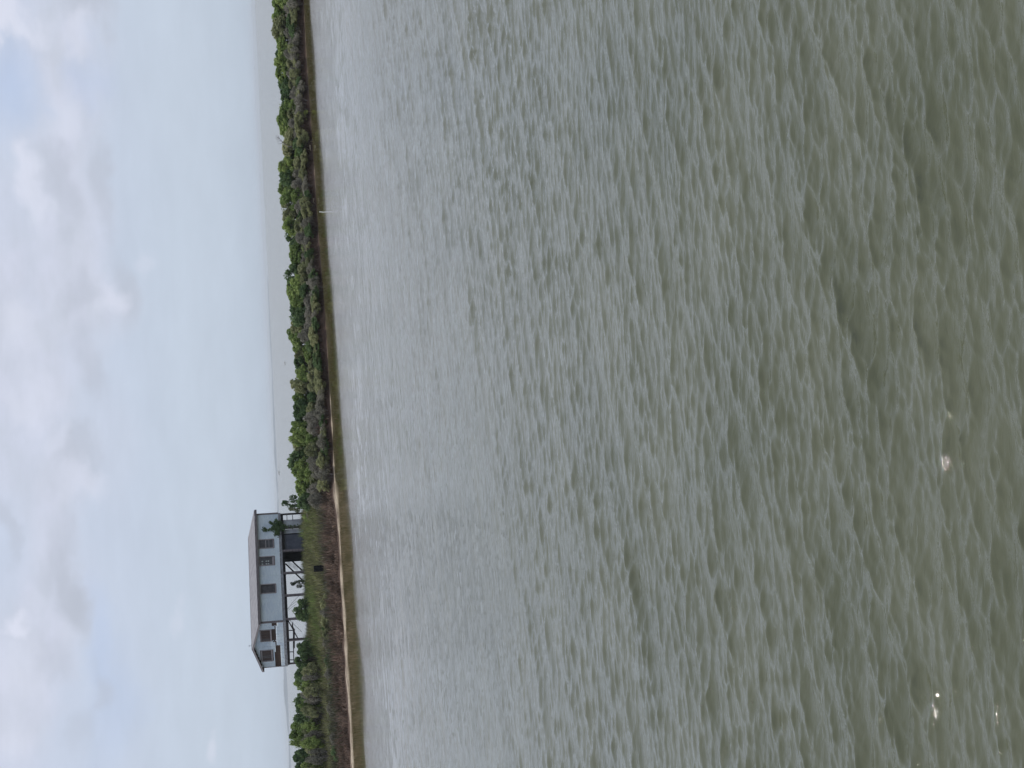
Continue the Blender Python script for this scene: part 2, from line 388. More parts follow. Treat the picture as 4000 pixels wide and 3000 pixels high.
# ------------------------------------------------------------------ house on stilts
D0 = 150.0; HA = math.radians(35)
P0 = at_y(1106.0, 2426.5, D0)                       # near corner at floor level
ex = Vector((math.cos(HA), math.sin(HA), 0)); ey = Vector((-math.sin(HA), math.cos(HA), 0))
GZ = float(ground(P0.x, P0.y)) - .1
HB = Vector((P0.x, P0.y, 0))
def Fp(X, Y, ly=0.0):      # picture point -> (along facade, height) on the plane ly
    d = ray(X, Y); o = Vector((0, 0, EYE)) - HB - ey * ly; k = -o.dot(ey) / d.dot(ey); q = o + d * k; return q.dot(ex), q.z
def Gp(X, Y, lx=0.0):      # picture point -> (into the house, height) on the gable plane lx
    d = ray(X, Y); o = Vector((0, 0, EYE)) - HB - ex * lx; k = -o.dot(ex) / d.dot(ex); q = o + d * k; return q.dot(ey), q.z
LEN = Fp(1040, 2008)[0]; WID = Gp(1070, 2603)[0]
ZS = Fp(1104.6, 2424)[1]                            # bottom of the siding
ZE = Fp(1012.5, 2433)[1]                            # top of the wall at the eave
lyp, ZR = Gp(989, 2521)
print('house', LEN, WID, 'floor', ZS, Fp(1085, 2010)[1], 'eave', ZE, Fp(999.8, 2012)[1], 'gable left top', Gp(1024, 2605), 'ridge', lyp, ZR, 'ground', GZ)
house = empty('stilt_house', HB, HA)
tag(house, 'abandoned pale blue clapboard house raised on wooden stilts at the end of the island', 'house')
RH = ZR - ZE; SL = RH / (WID / 2)
def pt(kind, name, mb, m, parent=None): return mb.build(name, MT[m], parent or house)
# interval boards --------------------------------------------------------
BH = .135
def lap_boards(plane, rows, off=0.0):
    """rows: list of (z0, z1, [(u0,u1),...]); plane 'F': u along x at y=0, 'G': u along y at x=0"""
    mb = MB()
    for z0, z1, ivs in rows:
        for (u0, u1) in ivs:
            if u1 - u0 < .02: continue
            a, b = off + .070, off + .022     # bottom edge stands proud of the top
            if plane == 'F':
                P = lambda u, o, z: (u, -o, z)
            else:
                P = lambda u, o, z: (-o, u, z)
            p8 = [P(u0, a, z0), P(u1, a, z0), P(u1, 0.004, z0), P(u0, 0.004, z0), P(u0, b, z1 - .002), P(u1, b, z1 - .002), P(u1, 0.004, z1 - .002), P(u0, 0.004, z1 - .002)]
            mb.hexa(p8)
    return mb
def subtract(ivs, a, b):
    out = []
    for u0, u1 in ivs:
        if b <= u0 or a >= u1: out.append((u0, u1)); continue
        if a > u0: out.append((u0, a))
        if b < u1: out.append((b, u1))
    return out
def rect(fn, X0, X1, Y0, Y1):      # picture rectangle -> (u0,u1,z0,z1)
    a = fn((X0 + X1) / 2, Y0)[0]; b = fn((X0 + X1) / 2, Y1)[0]; zt = fn(X0, (Y0 + Y1) / 2)[1]; zb = fn(X1, (Y0 + Y1) / 2)[1]
    return min(a, b), max(a, b), zb, zt
fw_ = [rect(Fp, 1009.5, 1069.5, 2107.5, 2144), rect(Fp, 1011.5, 1072.5, 2174, 2211), rect(Fp, 1016.0, 1078.0, 2282, 2320)]
gw_ = [rect(Gp, 1014.5, 1061, 2458.5, 2504.5), rect(Gp, 1019.5, 1065.5, 2537, 2582)]
rows = []; zz = ZS
while zz < ZE - .02:
    z1 = min(zz + BH, ZE); iv = [(0.0, LEN)]
    for (a, b, c, d) in fw_:
        if z1 > c + .03 and zz < d - .03: iv = subtract(iv, a + .03, b - .03)
    rows.append((zz, z1, iv)); zz += BH
pt('F', 'siding', lap_boards('F', rows), 'siding')['label'] = 'pale blue lapped siding of the long front wall'
# gable siding with the torn strips
def ramp_u(z): h = (z - ZE) / SL; return max(0, h), WID - max(0, h)
g = lambda x_, y_: Gp(960 + x_ * .14463, 2400 + y_ * .14463)
uz = lambda x_: g(x_, 700)[1]
holes = []       # (u0,u1,z0,z1) where bare boards show
for (x0, x1, y0, y1) in [(692, 845, 215, 300), (760, 800, 295, 385), (690, 808, 385, 590), (690, 822, 590, 700), (790, 820, 700, 826), (735, 800, 700, 740), (790, 935, 822, 1000), (800, 940, 990, 1400)]:
    a = g((x0 + x1) / 2, y0); b = g((x0 + x1) / 2, y1); cyy = (y0 + y1) / 2
    holes.append((min(a[0], b[0]), max(a[0], b[0]), g(x1, cyy)[1], g(x0, cyy)[1]))
rows = []; zz = ZS; i = 0
while zz < ZR - .05:
    z1 = zz + BH; ua, ub = ramp_u(z1); iv = [(ua, ub)]; zc = (zz + z1) / 2
    for (a, b, c, d) in gw_:
        if z1 > c + .03 and zz < d - .03: iv = subtract(iv, a + .03, b - .03)
    for (a, b, c, d) in holes:
        if c < zc < d: iv = subtract(iv, a + rnd.uniform(-.06, .06), b + rnd.uniform(-.06, .06))
    rows.append((zz, z1, iv)); zz += BH; i += 1
pt('G', 'siding', lap_boards('G', rows), 'siding')['label'] = 'torn pale siding of the gable end with strips missing'
# brown sheathing shell
sh = MB(); T = .12
sh.quad((-0.0, 0, ZS - .02), (-0.0, WID, ZS - .02), (-0.0, WID, ZE), (-0.0, 0, ZE)); sh.poly([(0, 0, ZE), (0, WID, ZE), (0, WID / 2, ZR)])
sh.quad((0, 0, ZS - .02), (0, 0, ZE), (LEN, 0, ZE), (LEN, 0, ZS - .02)); sh.quad((LEN, 0, ZS - .02), (LEN, 0, ZE), (LEN, WID, ZE), (LEN, WID, ZS - .02))
sh.poly([(LEN, 0, ZE), (LEN, WID / 2, ZR), (LEN, WID, ZE)]); sh.quad((0, WID, ZS - .02), (LEN, WID, ZS - .02), (LEN, WID, ZE), (0, WID, ZE))
pt('', 'sheathing_wall', sh, 'brown')
studs = MB(); 
for k in range(int(WID / .19)):
    u = .06 + k * .19 + rnd.uniform(-.02, .02); studs.box(-.018 - rnd.uniform(0, .012), -.003, u, u + .15, ZS + .02, ZE - .1)
o = pt('', 'bare_boards', studs, 'brown'); o['label'] = 'bare brown vertical boards showing where siding fell off'
# corner boards
for (x0, x1, y0, y1) in ((-.075, .10, -.075, .10), (LEN - .12, LEN + .08, -.075, .10), (-.075, .03, WID - .05, WID + .08)):
    mb = MB(); mb.box(x0, x1, y0, y1, ZS - .04, ZE + .02); pt('', 'corner_board', mb, 'wood')
# windows
def window(fn, r, plane, style):
    u0, u1, z0, z1 = r; w = .10
    def bx(mb, a, b, c, d, o0, o1):
        if plane == 'F': mb.box(a, b, -o1, -o0, c, d)
        else: mb.box(-o1, -o0, a, b, c, d)
    f = MB(); bx(f, u0, u0 + w, z0, z1, .005, .10); bx(f, u1 - w, u1, z0, z1, .005, .10); bx(f, u0 + w, u1 - w, z1 - w, z1, .005, .095); bx(f, u0 + w - .02, u1 - w + .02, z0, z0 + w, .005, .115)
    wn = pt('', 'window', f, 'frame')
    s = MB(); m_ = 'screen'
    if style == 0:
        bx(s, u0 + w, u1 - w, z0 + (z1 - z0) * .52, z1 - w, .004, .03); s.build('screen', MT['screen'], wn)
        p_ = MB(); bx(p_, u0 + w, u1 - w, z0 + w, z0 + (z1 - z0) * .52, .002, .012); p_.build('pane', MT['pane'], wn)
        b_ = MB(); bx(b_, u0 + w, u1 - w, z0 + (z1 - z0) * .50, z0 + (z1 - z0) * .55, .012, .05); bx(b_, u0 + w, u1 - w, z0 + (z1 - z0) * .30, z0 + (z1 - z0) * .33, .012, .04); b_.build('rail', MT['frame'], wn)
    elif style == 1:
        bx(s, u0 + w, u1 - w, z0 + w, z1 - w, .002, .012); s.build('pane', MT['pane'], wn)
        for fu in (.16, .5):
            for fz, hh in ((.18, .2), (.47, .1), (.62, .1), (.84, .1)):
                zc = z1 - w - (z1 - z0 - 2 * w) * fz; uc = u0 + w + (u1 - u0 - 2 * w) * (fu if fz != .18 else fu)
                if fz == .84: continue
                b_ = MB(); r_ = .085
                b_.poly([((uc + r_ * 1.0 * math.cos(q * .785 + .3), -.016, zc + r_ * (1.0 + .3 * (q % 2)) * math.sin(q * .785 + .3))) for q in range(8)]); b_.build('pane_glint', MT['glint'], wn)  # pale patches imitate reflections and daylight seen through the pane
        c_ = MB(); bx(c_, u0 + w, u1 - w, z0 + w, z0 + w + .16, .014, .03); c_.build('rail', MT['frame'], wn)
    else:
        bx(s, u0 + w, u1 - w, z0 + w, z1 - w, .002, .02); s.build('screen', MT['screen'], wn)
        b_ = MB(); e = .05
        bx(b_, u0 + w, u0 + w + e, z0 + w, z1 - w, .02, .045); bx(b_, u1 - w - e, u1 - w, z0 + w, z1 - w, .02, .045); bx(b_, u0 + w + e, u1 - w - e, z1 - w - e, z1 - w, .02, .045)
        bx(b_, u0 + w + e, u1 - w - e, z0 + w, z0 + w + e, .02, .045); b_.build('sash', MT['darkwood' if style == 2 else 'frame'], wn)
    return wn
for r, s in zip(fw_, (0, 1, 2)): window(Fp, r, 'F', s)
for r in gw_: window(Gp, r, 'G', 3)
# battens below the posts line on the front wall
for (Xb, Yb) in ((1040, 2076), (1040, 2163), (1040, 2250), (1045, 2338)):
    u = Fp(Xb, Yb)[0]; mb = MB(); mb.box(u - .03, u + .03, -.078, -.05, ZS - .06, ZE - .02); pt('', 'batten', mb, 'siding')
# roof
OV = .38; OG = .42; th = .10
def roof_pt(u, side, dz=0.0):     # side -1 front eave, 0 ridge, 1 back eave
    if side == 0: return (u, WID / 2, ZR + .16 + dz)
    yy = -OV if side < 0 else WID + OV
    return (u, yy, ZE + .16 - OV * SL + dz)
rf = MB()
for s_ in (-1, 1):
    a, b = -OG, LEN + OG
    n = 22
    for k in range(n):
        u0 = a + (b - a) * k / n; u1 = a + (b - a) * (k + 1) / n - .012; lift = .012 * (k % 2)
        lo0, lo1, hi0, hi1 = roof_pt(u0, s_, lift), roof_pt(u1, s_, lift), roof_pt(u0, 0, lift), roof_pt(u1, 0, lift)
        dn = lambda q: (q[0], q[1], q[2] - .03)
        P = [lo0, lo1, hi1, hi0] if s_ < 0 else [hi0, hi1, lo1, lo0]
        rf.hexa([dn(q) for q in P] + P)
roof = pt('', 'roof', rf, 'roofm')
fa = MB()
for s_ in (-1, 1):
    q = roof_pt(0, s_); y0 = q[1] - (.03 if s_ < 0 else -.0); fa.box(-OG, LEN + OG, y0, y0 + .03, q[2] - .27, q[2] - .045)
fa.build('fascia', MT['wood'], roof)
sf = MB(); q = roof_pt(0, -1); sf.box(-OG + .03, LEN + OG - .03, q[1] + .005, -.06, q[2] - .24, q[2] - .20); sf.build('soffit', MT['darkwood'], roof)
for u in (-OG, LEN + OG - .05):
    for s_ in (-1, 1):
        rk = MB(); a = Vector(roof_pt(u, s_)); b = Vector(roof_pt(u, 0)); d = Vector((.05, 0, 0)); z_ = Vector((0, 0, .045)); h_ = Vector((0, 0, .21))
        P = [a - h_, a + d - h_, b + d - h_, b - h_, a - z_, a + d - z_, b + d - z_, b - z_]
        if s_ > 0: P = [b - h_, b + d - h_, a + d - h_, a - h_, b - z_, b + d - z_, a + d - z_, a - z_]
        rk.hexa(P); rk.build('rake_board', MT['frame'], roof)
rc = MB(); rc.tube([(-OG, WID / 2, ZR + .17), (LEN + OG, WID / 2, ZR + .17)], [.035, .035]); rc.build('ridge_cap', MT['roofm'], roof)
fn_ = MB(); fn_.tube([(.1, WID / 2, ZR + .15), (.1, WID / 2, ZR + .42)], [.03, .03]); fn_.tube([(.1, WID / 2, ZR + .40), (.1, WID / 2, ZR + .46), (.1, WID / 2, ZR + .52)], [.05, .08, .04]); fn_.build('vent_pipe', MT['panel'], roof)
# floor frame
fl = MB(); fl.box(-.02, LEN, .03, WID, ZS - .26, ZS - .03); pt('', 'floor', fl, 'darkwood')
ZB = ZS - .31
posts_u = [Fp(1120, 2007.5)[0], Fp(1120, 2061)[0], Fp(1120, 2151)[0], Fp(1130, 2237)[0], Fp(1130, 2325)[0], Fp(1120, 2418)[0]]
edges = [LEN] + [u for u in posts_u[1:5]] + [-.05]
for a, b in zip(edges, edges[1:]):
    mb = MB(); mb.box(b + .02, a - .02, -.10, -.02, ZB, ZS - .03 - rnd.uniform(0, .015)); pt('', 'rim_beam', mb, 'beam')
ge = [-.1, Gp(1110, 2500)[0], WID]
for a, b in zip(ge, ge[1:]):
    mb = MB(); mb.box(-.12, -.025, a + .01, b - .01, ZB - rnd.uniform(0, .03), ZS - .04); pt('', 'rim_beam', mb, 'beam')
ub = MB(); ub.box(-.02, LEN, .14, .34, ZB - .27, ZB + .04); pt('', 'girder', ub, 'black')
ub = MB(); ub.box(.06, .2, .36, WID - .1, ZB - .30, ZB + .02); pt('', 'girder', ub, 'darkwood')
ub = MB(); ub.box(-.02, LEN, WID - .3, WID - .1, ZB - .2, ZB + .04); pt('', 'girder', ub, 'darkwood')
for k in range(12):
    jm = MB(); u = .4 + k * (LEN - .8) / 11; jm.box(u, u + .07, .4, WID - .35, ZB - .12, ZB + .03); pt('', 'joist', jm, 'darkwood')
def post(lx, ly, w=.15, top=None, m_='wood', z0=None):
    mb = MB(); z0 = GZ - .4 if z0 is None else z0; top = ZB + .02 if top is None else top
    mb.box(lx - w * .5, lx + w * .5, ly - w * .5, ly + w * .5, z0, top); return pt('', 'post', mb, m_)
for i, u in enumerate(posts_u): post(u, .06, .22 if i else .16, ZB - .005 if i in (0, 5) else ZB + .16 * 0 - .005, 'wood' if i else 'darkwood')
post(.06, Gp(1130, 2502)[0], .24); post(.06, Gp(1120, 2595)[0], .17)
for Yq in (2418, 2325, 2237, 2151): post(Fp(1130, Yq, WID - .2)[0], WID - .2, .2, m_='darkwood')
# drop rails and braces under the gable end
def gpt(x_, y_, lx=.3): a, b = Gp(960 + x_ * .14463, 2400 + y_ * .14463, lx); return (lx, a, b)
for y_ in (432, 1012, 1228):
    mb = MB(); a = gpt(1130, y_); b = gpt(1300, y_); mb.bar(a, b, .04, .04); pt('', 'stud', mb, 'darkwood')
mb = MB(); mb.bar(gpt(1300, 400), gpt(1300, 905), .11, .05); pt('', 'cross_beam', mb, 'darkwood')
mb = MB(); mb.bar(gpt(1290, 905), gpt(1300, 1330), .05, .04); pt('', 'cross_beam', mb, 'darkwood')
mb = MB(); mb.bar(gpt(1150, 170, .5), gpt(1415, 665, .5), .055, .04); pt('', 'brace', mb, 'darkwood')
mb = MB(); mb.bar(gpt(1190, 160, 1.2), gpt(1510, 470, 1.2), .015, .015); pt('', 'brace', mb, 'darkwood')
mb = MB(); mb.tube([gpt(1290, 400), gpt(1262, 340), gpt(1258, 260), gpt(1274, 190)], [.10, .09, .07, .02]); pt('', 'hanging_board', mb, 'darkwood')
for (a, b) in (((1230, 1500), (1540, 1130)), ((1245, 1500), (1450, 1310)), ((1250, 1540), (1440, 1400))):
    q0 = Fp(960 + a[0] * .13264, 2180 + a[1] * .13264, 1.2); q1 = Fp(960 + b[0] * .13264 + 6, 2180 + b[1] * .13264 - 5, 1.2)
    mb = MB(); mb.tube([(q0[0], 1.2, q0[1]), ((q0[0] + q1[0]) / 2 + .04, 1.2, (q0[1] + q1[1]) / 2 + .05), (q1[0], 1.2, q1[1])], [.016] * 3); pt('', 'hanging_cable', mb, 'black')
# store room under the right end
def wallpanel(Ya, Yb, ly, m_, zt=None, z0=None, name='storage_wall', jag=False):
    u1, u0 = Fp(1125, Ya, ly)[0], Fp(1125, Yb, ly)[0]; mb = MB(); zt = ZB - .1 if zt is None else zt
    n = max(1, int((u1 - u0) / .3))
    for k in range(n):
        a = u0 + (u1 - u0) * k / n; b = u0 + (u1 - u0) * (k + 1) / n - .006
        mb.box(a, b, ly + .004 * (k % 2), ly + .05, GZ - .3, zt)
    return pt('', name, mb, m_)
wallpanel(2030, 2055.5, .38, 'panel')['label'] = 'pale grey store room wall panel beside the rails'
wallpanel(2067.5, 2087, .38, 'panel')
wallpanel(2087.5, 2148, .42, 'slate')['label'] = 'wide dark slate coloured store room wall'
wallpanel(2150, 2176, 2.2, 'black'); wallpanel(2174, 2194, 2.6, 'black')  # near-black boards standing in for the dark interior under the floor
q = Fp(1125, 2087, .4)[0]; mb = MB(); mb.box(q - .04, q + .04, .30, .375, GZ - .3, ZB - .05); pt('', 'door_jamb', mb, 'black')
q = Fp(1130, 2057, .42)[0]; 
for Xr in (1120.5, 1142.5):
    a = Fp(Xr, 2012, .3); b = Fp(Xr + .8, 2031, .3); mb = MB(); mb.bar((a[0], .3, a[1]), (b[0], .3, b[1]), .035, .03); pt('', 'rail', mb, 'darkwood')
sw = MB(); sw.box(LEN - .2, LEN - .14, .5, WID - .4, GZ - .3, ZB - .1); 
# stair: two stringers and treads
st_ly = 3.2
def fz(x_, y_, ly): a, b = Fp(960 + x_ * .13264, 2180 + y_ * .13264, ly); return Vector((a, ly, b))
stair = MB(); a, b = fz(1170, 165, st_ly), fz(1720, 700, st_ly); stair.bar(a, b, .075, .03); st = pt('', 'staircase', stair, 'darkwood')
s2 = MB(); a2, b2 = fz(1370, 90, st_ly + .9), fz(1660, 365, st_ly + .9); s2.bar(a2, b2, .075, .03); s2.build('stringer', MT['darkwood'], st)
for k in range(9):
    f_ = k / 9.0; x_ = 1215 + f_ * 330; yy0 = 110 + max(0, f_ * 330 - 60) * .55; yy1 = 175 + f_ * 330 * .62
    p0 = fz(x_, min(yy0 + 6, 330), st_ly + .45); p1 = fz(x_ + 4, min(yy1, 362), st_ly + .45); tr = MB(); tr.bar(p0, p1, .022, .13); tr.build('tread', MT['darkwood'], st)

# ------------------------------------------------------------------ vegetation builders
def leaf_quads(P, Nrm, size, r, elong=1.5):
    n = len(P); a = r.normal(size=(n, 3)); a /= np.linalg.norm(a, axis=1)[:, None]
    N_ = Nrm + .55 * r.normal(size=(n, 3)); N_ /= np.linalg.norm(N_, axis=1)[:, None]
    T1 = np.cross(N_, a); T1 /= np.linalg.norm(T1, axis=1)[:, None] + 1e-9; T2 = np.cross(N_, T1)
    s = (size * r.uniform(.6, 1.3, n))[:, None]
    c0 = P - T1 * s * .5 * elong; c1 = P + T2 * s * .5; c2 = P + T1 * s * .5 * elong; c3 = P - T2 * s * .5
    V = np.stack([c0, c1, c2, c3], 1).reshape(-1, 3); Fq = np.arange(4 * n).reshape(n, 4); return V, Fq
def crown_arrays(seed, w, h, n=1500, size=.17, nl=9, density=1.0, low=.15, spiky=0.0):
    """crown inside width w (x, y 0.8 w), from z=low*h to h; lobes are small clumps spread over a dome"""
    r = np.random.default_rng(seed); Ps = []; Ns = []
    lobes = []
    for i in range(nl):
        a = r.uniform(0, 6.283); q = math.sqrt(r.uniform(0, 1)); cx = .36 * w * q * math.cos(a); cy = .30 * w * q * math.sin(a)
        top = h * (1 - .38 * q ** 2 + r.uniform(-.10, .02)); rr = w * r.uniform(.07, .15)
        cz = top - rr * .8 if i < nl * .65 else h * r.uniform(low + .1, .62)
        lobes.append((cx, cy, cz, rr, rr * r.uniform(.65, 1.0)))
    m = max(1, n // nl)
    for (cx, cy, cz, rr, rz) in lobes:
        d = r.normal(size=(m, 3)); d /= np.linalg.norm(d, axis=1)[:, None]
        rad = r.uniform(.55, 1.0, m) ** .5 * (1 + .15 * np.sin(d[:, 0] * 7 + cx * 9) * np.cos(d[:, 2] * 6))
        P = np.stack([cx + d[:, 0] * rr * rad, cy + d[:, 1] * rr * rad, cz + d[:, 2] * rz * rad], 1)
        P[:, 2] += spiky * r.uniform(0, 1, m) ** 4
        Ps.append(P); Ns.append(d * .8 + np.array([0, 0, .35]))
    P = np.concatenate(Ps); Nn = np.concatenate(Ns); k = P[:, 2] > .05
    V, Fq = leaf_quads(P[k], Nn[k], size, r); return V, Fq, lobes
def stems(seed, w, h, lobes, rad=.05, k=5):
    r = random.Random(seed); mb = MB()
    for (cx, cy, cz, rr, rz) in lobes:
        bx = cx * .25 + r.uniform(-.1, .1); by = cy * .25 + r.uniform(-.1, .1)
        mb.tube([(bx, by, -.25), ((bx + cx) / 2 + r.uniform(-.15, .15), (by + cy) / 2, cz * .5), (cx, cy, cz)], [rad, rad * .7, rad * .3], k)
    return mb
protos = {}
def bush_proto(key, seed, w, h, leaf, n, size, nl, trunk='bark', **kw):
    V, Fq, lobes = crown_arrays(seed, w, h, n, size, nl, **kw)
    me = arrays_mesh('crown', V, Fq, MT[leaf]); tb = stems(seed, w, h, lobes)
    tm = bpy.data.meshes.new('trunk'); tm.from_pydata(tb.v, [], tb.f); tm.materials.append(MT[trunk]); protos[key] = (me, tm, w, h)
for i in range(4): bush_proto(('bright', i), 100 + i, 3.0, 2.6, 'leaf_bright', 3600, .14, 30)
for i in range(4): bush_proto(('dark', i), 120 + i, 3.0, 2.6, 'leaf_dark', 3600, .14, 30)
for i in range(3): bush_proto(('olive', i), 140 + i, 3.0, 2.4, 'leaf_olive', 3200, .12, 28)
for i in range(3): bush_proto(('grey', i), 160 + i, 3.0, 1.8, 'leaf_grey', 2800, .09, 30, 'twig')
for i in range(2): bush_proto(('yellow', i), 180 + i, 3.0, 1.6, 'leaf_yellow', 1400, .13, 9)
bush_proto(('sparse', 0), 190, 3.0, 2.6, 'leaf_dark', 620, .16, 10)
bush_proto(('sparse', 1), 191, 3.0, 2.6, 'leaf_olive', 760, .15, 10)
def bush(kind, i, loc, w, h, label, group, name='mangrove_bush', cat='bush', rz=None):
    me, tm, pw, ph = protos[(kind, i)]
    e = empty(name, loc, rnd.uniform(0, 6.28) if rz is None else rz); e.scale = (w / pw, w / pw * .95, h / ph)
    link('crown', me, e); link('trunk', tm, e); tag(e, label, cat, group); return e
ordn = ['first', 'second', 'third', 'fourth', 'fifth', 'sixth', 'seventh', 'eighth', 'ninth', 'tenth', 'eleventh', 'twelfth', 'thirteenth', 'fourteenth', 'fifteenth', 'sixteenth', 'seventeenth', 'eighteenth', 'nineteenth', 'twentieth']
def ordinal(k):
    if k < 20: return ordn[k]
    tens = ['', '', 'twenty', 'thirty', 'forty', 'fifty', 'sixty', 'seventy'][(k + 1) // 10]; u = (k + 1) % 10
    return tens + ('-' + ordn[u - 1] if u else ['', '', 'th', 'th'][0])
look = {'bright': 'bright green leafy', 'dark': 'dark green dense', 'olive': 'olive green', 'sparse': 'thin see-through', 'grey': 'grey-brown twiggy', 'yellow': 'yellow-green low'}
# back row: (Y centre, width px, top X, kind)
back = [(-40, 90, 1062, 'bright'), (12, 85, 1060, 'bright'), (62, 75, 1063, 'bright'), (112, 75, 1059, 'olive'), (165, 80, 1077, 'bright'), (213, 62, 1069, 'dark'), (240, 55, 1070, 'bright'), (292, 70, 1075, 'bright'), (338, 60, 1082, 'dark'),
        (392, 80, 1091, 'dark'), (462, 90, 1082, 'bright'), (505, 70, 1090, 'bright'), (548, 60, 1107, 'olive'), (585, 62, 1100, 'olive'), (622, 48, 1107, 'dark'), (657, 60, 1085, 'bright'), (700, 62, 1085, 'dark'), (735, 56, 1081, 'bright'),
        (778, 62, 1093, 'bright'), (812, 44, 1091, 'sparse'), (848, 60, 1102, 'olive'), (884, 60, 1099, 'bright'), (922, 62, 1112, 'dark'), (962, 50, 1129, 'bright'), (990, 50, 1128, 'bright'), (1024, 56, 1133, 'bright'), (1078, 64, 1108, 'dark'),
        (1130, 80, 1117, 'bright'), (1172, 66, 1127, 'bright'), (1210, 50, 1124, 'dark'), (1245, 56, 1131, 'dark'), (1275, 54, 1131, 'olive'), (1308, 60, 1120, 'bright'), (1345, 60, 1134, 'bright'), (1385, 34, 1147, 'olive'), (1418, 56, 1144, 'dark'),
        (1460, 50, 1153, 'bright'), (1503, 56, 1130, 'olive'), (1550, 56, 1143, 'bright'), (1590, 52, 1140, 'dark'), (1628, 54, 1139, 'dark'), (1672, 56, 1128, 'bright'), (1712, 54, 1129, 'bright'), (1748, 48, 1136, 'sparse'), (1800, 76, 1115, 'dark'),
        (1840, 60, 1134, 'bright'), (1880, 56, 1154, 'bright'), (1912, 60, 1153, 'bright')]
nb = len(back)
for k, (Yc, wp, tx, kind) in enumerate(back):
    xs = shoreX(Yc); s0 = at_z(xs, Yc, 0); tdep = 7.2 + (k % 3) * .9; y_ = s0.y + tdep
    tp = at_y(tx, Yc, y_); gz = float(ground(tp.x, y_)); h = tp.z - gz + .05; w = wp / F_PX * y_ * 2.0
    rank = nb - 1 - k
    lab = look[kind] + ' mangrove bush, ' + ordinal(rank) + ' from the house in the back row'
    bush(kind, k % {'bright': 4, 'dark': 4, 'olive': 3, 'sparse': 2}[kind], (tp.x, y_, gz), w, max(h, .8), lab, 'mangrove bushes along the back of the spit')
# middle row scrub in front of it
kinds2 = ['grey', 'olive', 'grey', 'dark', 'grey', 'olive', 'bright']
mid_list = []
Yc = -30
while Yc < 1990:
    f_ = lin([b[0] for b in back], [b[2] for b in back])(Yc); xs = shoreX(Yc)
    mid_list.append((Yc, f_ + (xs - f_) * rnd.uniform(.27, .42), kinds2[rnd.randrange(7)])); Yc += rnd.uniform(34, 46)
for k, (Yc, tx, kind) in enumerate(mid_list):
    s0 = at_z(shoreX(Yc), Yc, 0); y_ = s0.y + rnd.uniform(3.6, 5.0); tp = at_y(tx, Yc, y_); gz = float(ground(tp.x, y_)); h = max(.7, tp.z - gz)
    lab = look[kind] + ' scrub bush, ' + ordinal(len(mid_list) - 1 - k) + ' from the house in the middle row'
    bush(kind, rnd.randrange(3), (tp.x, y_, gz), rnd.uniform(1.9, 2.6), h, lab, 'scrub bushes in front of the mangroves', 'scrub_bush')
front = []
Yc = -40
while Yc < 1900:
    xs = shoreX(Yc); front.append((Yc, xs - rnd.uniform(50, 76), ['grey', 'olive', 'olive', 'grey', 'dark'][rnd.randrange(5)])); Yc += rnd.uniform(22, 36)
for k, (Yc, tx, kind) in enumerate(front):
    s0 = at_z(shoreX(Yc), Yc, 0); y_ = s0.y + rnd.uniform(.9, 1.7); tp = at_y(tx, Yc, y_); gz = float(ground(tp.x, y_)); h = max(.5, tp.z - gz)
    lab = look[kind] + ' low bush, ' + ordinal(len(front) - 1 - k) + ' from the house along the bank edge'
    bush(kind, rnd.randrange(3), (tp.x, y_, gz - .25), rnd.uniform(1.9, 2.9), h + .2, lab, 'low bushes at the edge of the bank', 'edge_bush')
# bushes round the house
def single(kind, i, Yc, wp, tx, dep, label, group=None, name='bush', base=None, ws=1.3):
    tp = at_y(tx, Yc, dep); gz = float(ground(tp.x, dep)) if base is None else base
    return bush(kind, i, (tp.x, dep, gz), wp / F_PX * dep * ws, tp.z - gz + .03, label, group, name)
y_h = D0
single('dark', 0, 1962, 76, 1152, 142, 'big dark green bush hanging over the bank beside the vine-covered end of the house', name='mangrove_bush')
single('bright', 1, 1935, 60, 1160, 144, 'bright green bush next to the large dark one near the house', name='mangrove_bush')
single('sparse', 0, 1962, 52, 1098, 156, 'slender open sapling rising beside the far corner of the house', name='sapling')
single('sparse', 1, 1990, 34, 1120, 157, 'small thin sapling touching the dark end post of the house', name='sapling')
single('bright', 2, 2020, 40, 1182, 148, 'leafy green bush at the foot of the pale store room panel', name='bush')
single('dark', 2, 2385, 84, 1141, 147, 'round dark green bush in front of the house post nearest the gable', name='bush')
single('sparse', 0, 2283, 34, 1134, 155, 'small plant with a few big leaves under the middle of the house', name='sapling')
single('dark', 1, 2540, 70, 1148, 143, 'blue-green bush below the torn gable end', name='bush')
single('dark', 3, 2588, 74, 1144, 142, 'dark bush under the outer corner post of the gable end', name='bush')
lft = [(2640, 56, 1141, 'dark'), (2672, 50, 1142, 'bright'), (2735, 48, 1143, 'dark'), (2765, 46, 1146, 'dark'), (2800, 56, 1136, 'dark'), (2862, 72, 1122, 'bright'), (2903, 40, 1132, 'bright'), (2960, 60, 1136, 'dark'), (3010, 60, 1134, 'dark')]
for k, (Yc, wp, tx, kind) in enumerate(lft):
    single(kind, k % 4, Yc, wp, tx, 141 + (k % 2), look[kind] + ' bush at the water behind, ' + ordinal(k) + ' past the gable end', 'bushes past the gable end', 'mangrove_bush', ws=1.95)
for k in range(16):
    Yc = 2625 + k * 26 + rnd.uniform(-6, 6); kd = ['olive', 'grey', 'bright'][k % 3]
    single(kd, k % 3, Yc, 50, 1172 + rnd.uniform(-12, 14) + (Yc - 2600) * .02, 137 + rnd.uniform(-1.5, 1.5), look[kd] + ' scrub bush on the slope, ' + ordinal(k) + ' past the gable end', 'scrub on the slope past the gable', 'scrub_bush', ws=1.5)
